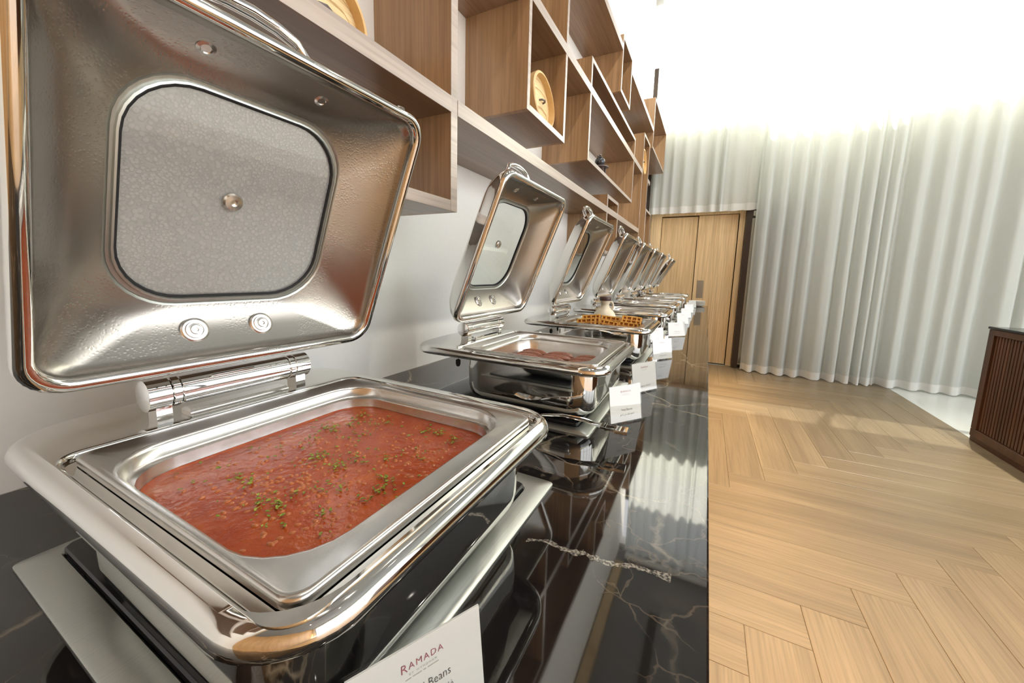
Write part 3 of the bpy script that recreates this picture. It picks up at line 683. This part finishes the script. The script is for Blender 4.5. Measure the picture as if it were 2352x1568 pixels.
def make_spoon():
    s_ = empty('serving_spoon', (0, 0, 0))
    # bowl at -x, slotted flat handle rising to +x
    path = [(-.10, 0, .010), (-.07, 0, .030), (-.03, 0, .046), (.02, 0, .054), (.07, 0, .053), (.11, 0, .046)]
    wid = [.006, .006, .007, .009, .012, .014]; mb = MB()
    rings = [[Vector((x, y*w_, z+dz-.25*(abs(y)**2)*.004)) for y, dz in ((-1, -.0012), (-.5, .0006), (0, .0012), (.5, .0006), (1, -.0012), (.5, -.0022), (0, -.0024), (-.5, -.0022))] for (x, y_, z), w_ in zip(path, wid)]
    mb.loft(rings, True, True)
    # slotted grip: two side bars and two ends
    mb.box(.108, .120, -.0145, .0145, .0425, .0475, .0008); mb.box(.118, .142, -.0145, -.006, .040, .0465, .0008); mb.box(.118, .142, .006, .0145, .040, .0465, .0008); mb.box(.140, .166, -.0145, .0145, .0375, .0455, .0008)
    mb.build('handle', M['hinge_chrome'], s_, True, angle=40)
    bw = []
    for k in range(9):
        t = k/8; x = -.17+.085*t; w_ = .030*math.sin(PI*(.06+.88*t))**.6; dz = .012*(2*t-1)**2
        bw.append([Vector((x, w_*math.cos(a), .010+dz-(.010*(1-(2*t-1)**2))*max(0, 1-math.cos(a)**2)*1.0)) for a in [PI*i/10 for i in range(11)]])
    b2 = [[p+Vector((0, 0, -.0012)) for p in r] for r in bw]
    mb = MB().loft(bw, closed=False).loft(b2, closed=False); mb.build('spoon_bowl', M['hinge_chrome'], s_, True)
    return s_
sp0 = make_spoon(); sp0.location = (-.293, .800, ZT+.002); sp0.rotation_euler = (0, 0, .06)
tag(sp0, 'slotted-handle serving spoon behind the nearest dish, pointing at the veal bacon card', 'spoon', 'steel serving spoons between the dishes')
sp1 = copy_tree(sp0); sp1.location = (-.40, 1.345, ZR-.034); sp1.rotation_euler = (0, 0, .03)
tag(sp1, 'steel serving spoon lying between the sausage dish and the waffle dish', 'spoon', 'steel serving spoons between the dishes')
rest = empty('spoon_rest', (-.50, 1.345, ZT)); tag(rest, 'tall steel spoon rest between the sausage dish and the waffle dish', 'spoon rest')
MB().lathe([(.035, 0), (.036, .003), (.006, .008), (.005, .118), (.030, .124), (.034, .128), (.030, .127), (.0001, .125)], 24, None, True, False).build('stand', M['hinge_chrome'], rest, True)

pl0 = None
for k in range(6):
    t = ['lowest', 'second lowest', 'third', 'fourth', 'fifth', 'topmost'][k]
    if pl0 is None:
        pl0 = MB().lathe([(.055, 0), (.060, .001), (.064, .004), (.102, .016), (.105, .018), (.104, .0195), (.100, .0185), (.062, .008), (.0001, .006)], 40, None, True, False).build('plate', M['plate'], None, True); o = pl0
    else: o = pl0.copy(); C.objects.link(o)
    o.location = (-.105, 5.60, ZT+.0002+k*.0105); tag(o, 'white porcelain plate, %s in the stack at the far counter corner' % t, 'plate', 'plates stacked at the far end of the counter')

# ------------------------------------------------------------------ name cards in acrylic holders
def text_mesh(s, size, spacing=1.0):
    cu = bpy.data.curves.new('lettering', 'FONT'); cu.body = s; cu.size = size; cu.align_x = 'CENTER'; cu.space_character = spacing; cu.extrude = .00004; cu.offset = -.012*size; cu.resolution_u = 2
    o = bpy.data.objects.new('lettering', cu); C.objects.link(o)
    dg = bpy.context.evaluated_depsgraph_get(); me = bpy.data.meshes.new_from_object(o.evaluated_get(dg)); bpy.data.objects.remove(o); bpy.data.curves.remove(cu); return me
def letter(s, size, y, mat, parent, spacing=1.0, xs=1.0, x=0):
    me = text_mesh(s, size, spacing); me.materials.clear(); me.materials.append(mat)
    for v in me.vertices: v.co.x *= xs
    o = bpy.data.objects.new('lettering', me); C.objects.link(o); o.parent = parent; o.location = (x, y, .0012); return o
ARAB = {'beans': '\uFEEA\uFEA8\uFEEE\uFE92\uFEC4\uFEE3 \uFE8E\uFEF4\uFEDF\uFEEE\uFEBB\uFE8E\uFED3', 'other': '\uFEE2\uFEA4\uFEDF \uFEE6\uFEE3 \uFEAA\uFED8\uFEE3 \uFEE2\uFEA4\uFEDF'}
def card(x, y, deg, w_, h_, name, arab, label, lean=9, vn=None, va=None):
    """x, y = foot of the card; deg = direction of its lower edge"""
    a = math.radians(deg); c = empty('name_card_holder', (x, y, ZT+.0003), a); tag(c, label, 'sign', 'food name cards on the counter')
    hw = w_/2; ln = math.radians(lean)
    T = Matrix.Translation((0, 0, .003)) @ Matrix.Rotation(PI/2-ln, 4, 'X')     # card plane: x right, y up, z to the reader
    # acrylic: flat foot, sloped front and back sheet
    MB().box(-hw, hw, -.004, .042, 0, .0028, .0006).build('acrylic_foot', M['acrylic'], c)
    MB().box(-hw, hw, 0, h_, -.0032, -.0012, .0004).build('acrylic_back', M['acrylic'], c, False, T)
    p = MB().box(-hw+.002, hw-.002, .0015, h_-.002, -.0010, .0008).build('paper_card', M['card'], c); p.matrix_local = T
    MB().box(-hw, hw, 0, h_, .0018, .0026, .0003).build('acrylic_front', M['acrylic'], c, False, T)
    sc_ = h_/.095
    vn = vn or h_*.30; va = va or h_*.18
    letter('R', .0094*sc_, h_*.790, M['maroon'], p, 1, 1, -.0130*sc_); letter('AMADA', .0072*sc_, h_*.797, M['maroon'], p, 1.22, 1, .0048*sc_)
    letter('BY WYNDHAM', .0025*sc_, h_*.752, M['pale_ink'], p, 1.5, 1, .002)
    mb = MB()
    for x0, x1 in ((-.0145, -.010), (-.0085, -.0015), (0, .002), (.0035, .0125)): mb.box((x0+.002)*sc_, (x1+.002)*sc_, h_*.722, h_*.722+.0008, .0009, .0010)
    mb.build('small_print', M['pale_ink'], p)
    if name: letter(name, .0098*sc_, vn, M['ink'], p, 1, .86, .003)
    if arab: letter(ARAB[arab], .0078*sc_, va, M['ink'], p, 1, .9, .003)
    return c
card(-.163, .190, 64, .112, .096, 'Baked Beans', 'beans', 'white name card reading Baked Beans in front of the nearest dish', 9, .0540, .0425)
card(-.158, .971, 54, .109, .096, 'Veal Bacon', 'other', 'white name card reading Veal Bacon beside the sausage dish')
card(-.153, 1.270, 60, .122, .097, None, 'other', 'glaring bright name card just behind the Veal Bacon card')
card(-.153, 1.822, 57, .132, .094, 'French Toast', 'other', 'white name card reading French Toast beside the waffle dish')
card(-.231, 2.294, 55, .110, .084, None, 'other', 'narrow white name card partly behind the French Toast card')
card(-.146, 2.602, 48, .142, .09, 'Hash Browns', 'other', 'wide white name card reading Hash Browns beside the fourth dish')
card(-.151, 3.330, 48, .120, .09, None, 'other', 'white name card beside the fifth chafing dish')
card(-.150, 3.86, 48, .120, .09, None, None, 'white name card beside the sixth chafing dish')
card(-.150, 4.45, 48, .120, .09, None, None, 'white name card beside the seventh chafing dish')
card(-.150, 4.85, 48, .120, .09, None, None, 'white name card between the two farthest dishes')
card(-.140, 5.22, 48, .120, .09, None, None, 'white name card nearest the stacked plates')
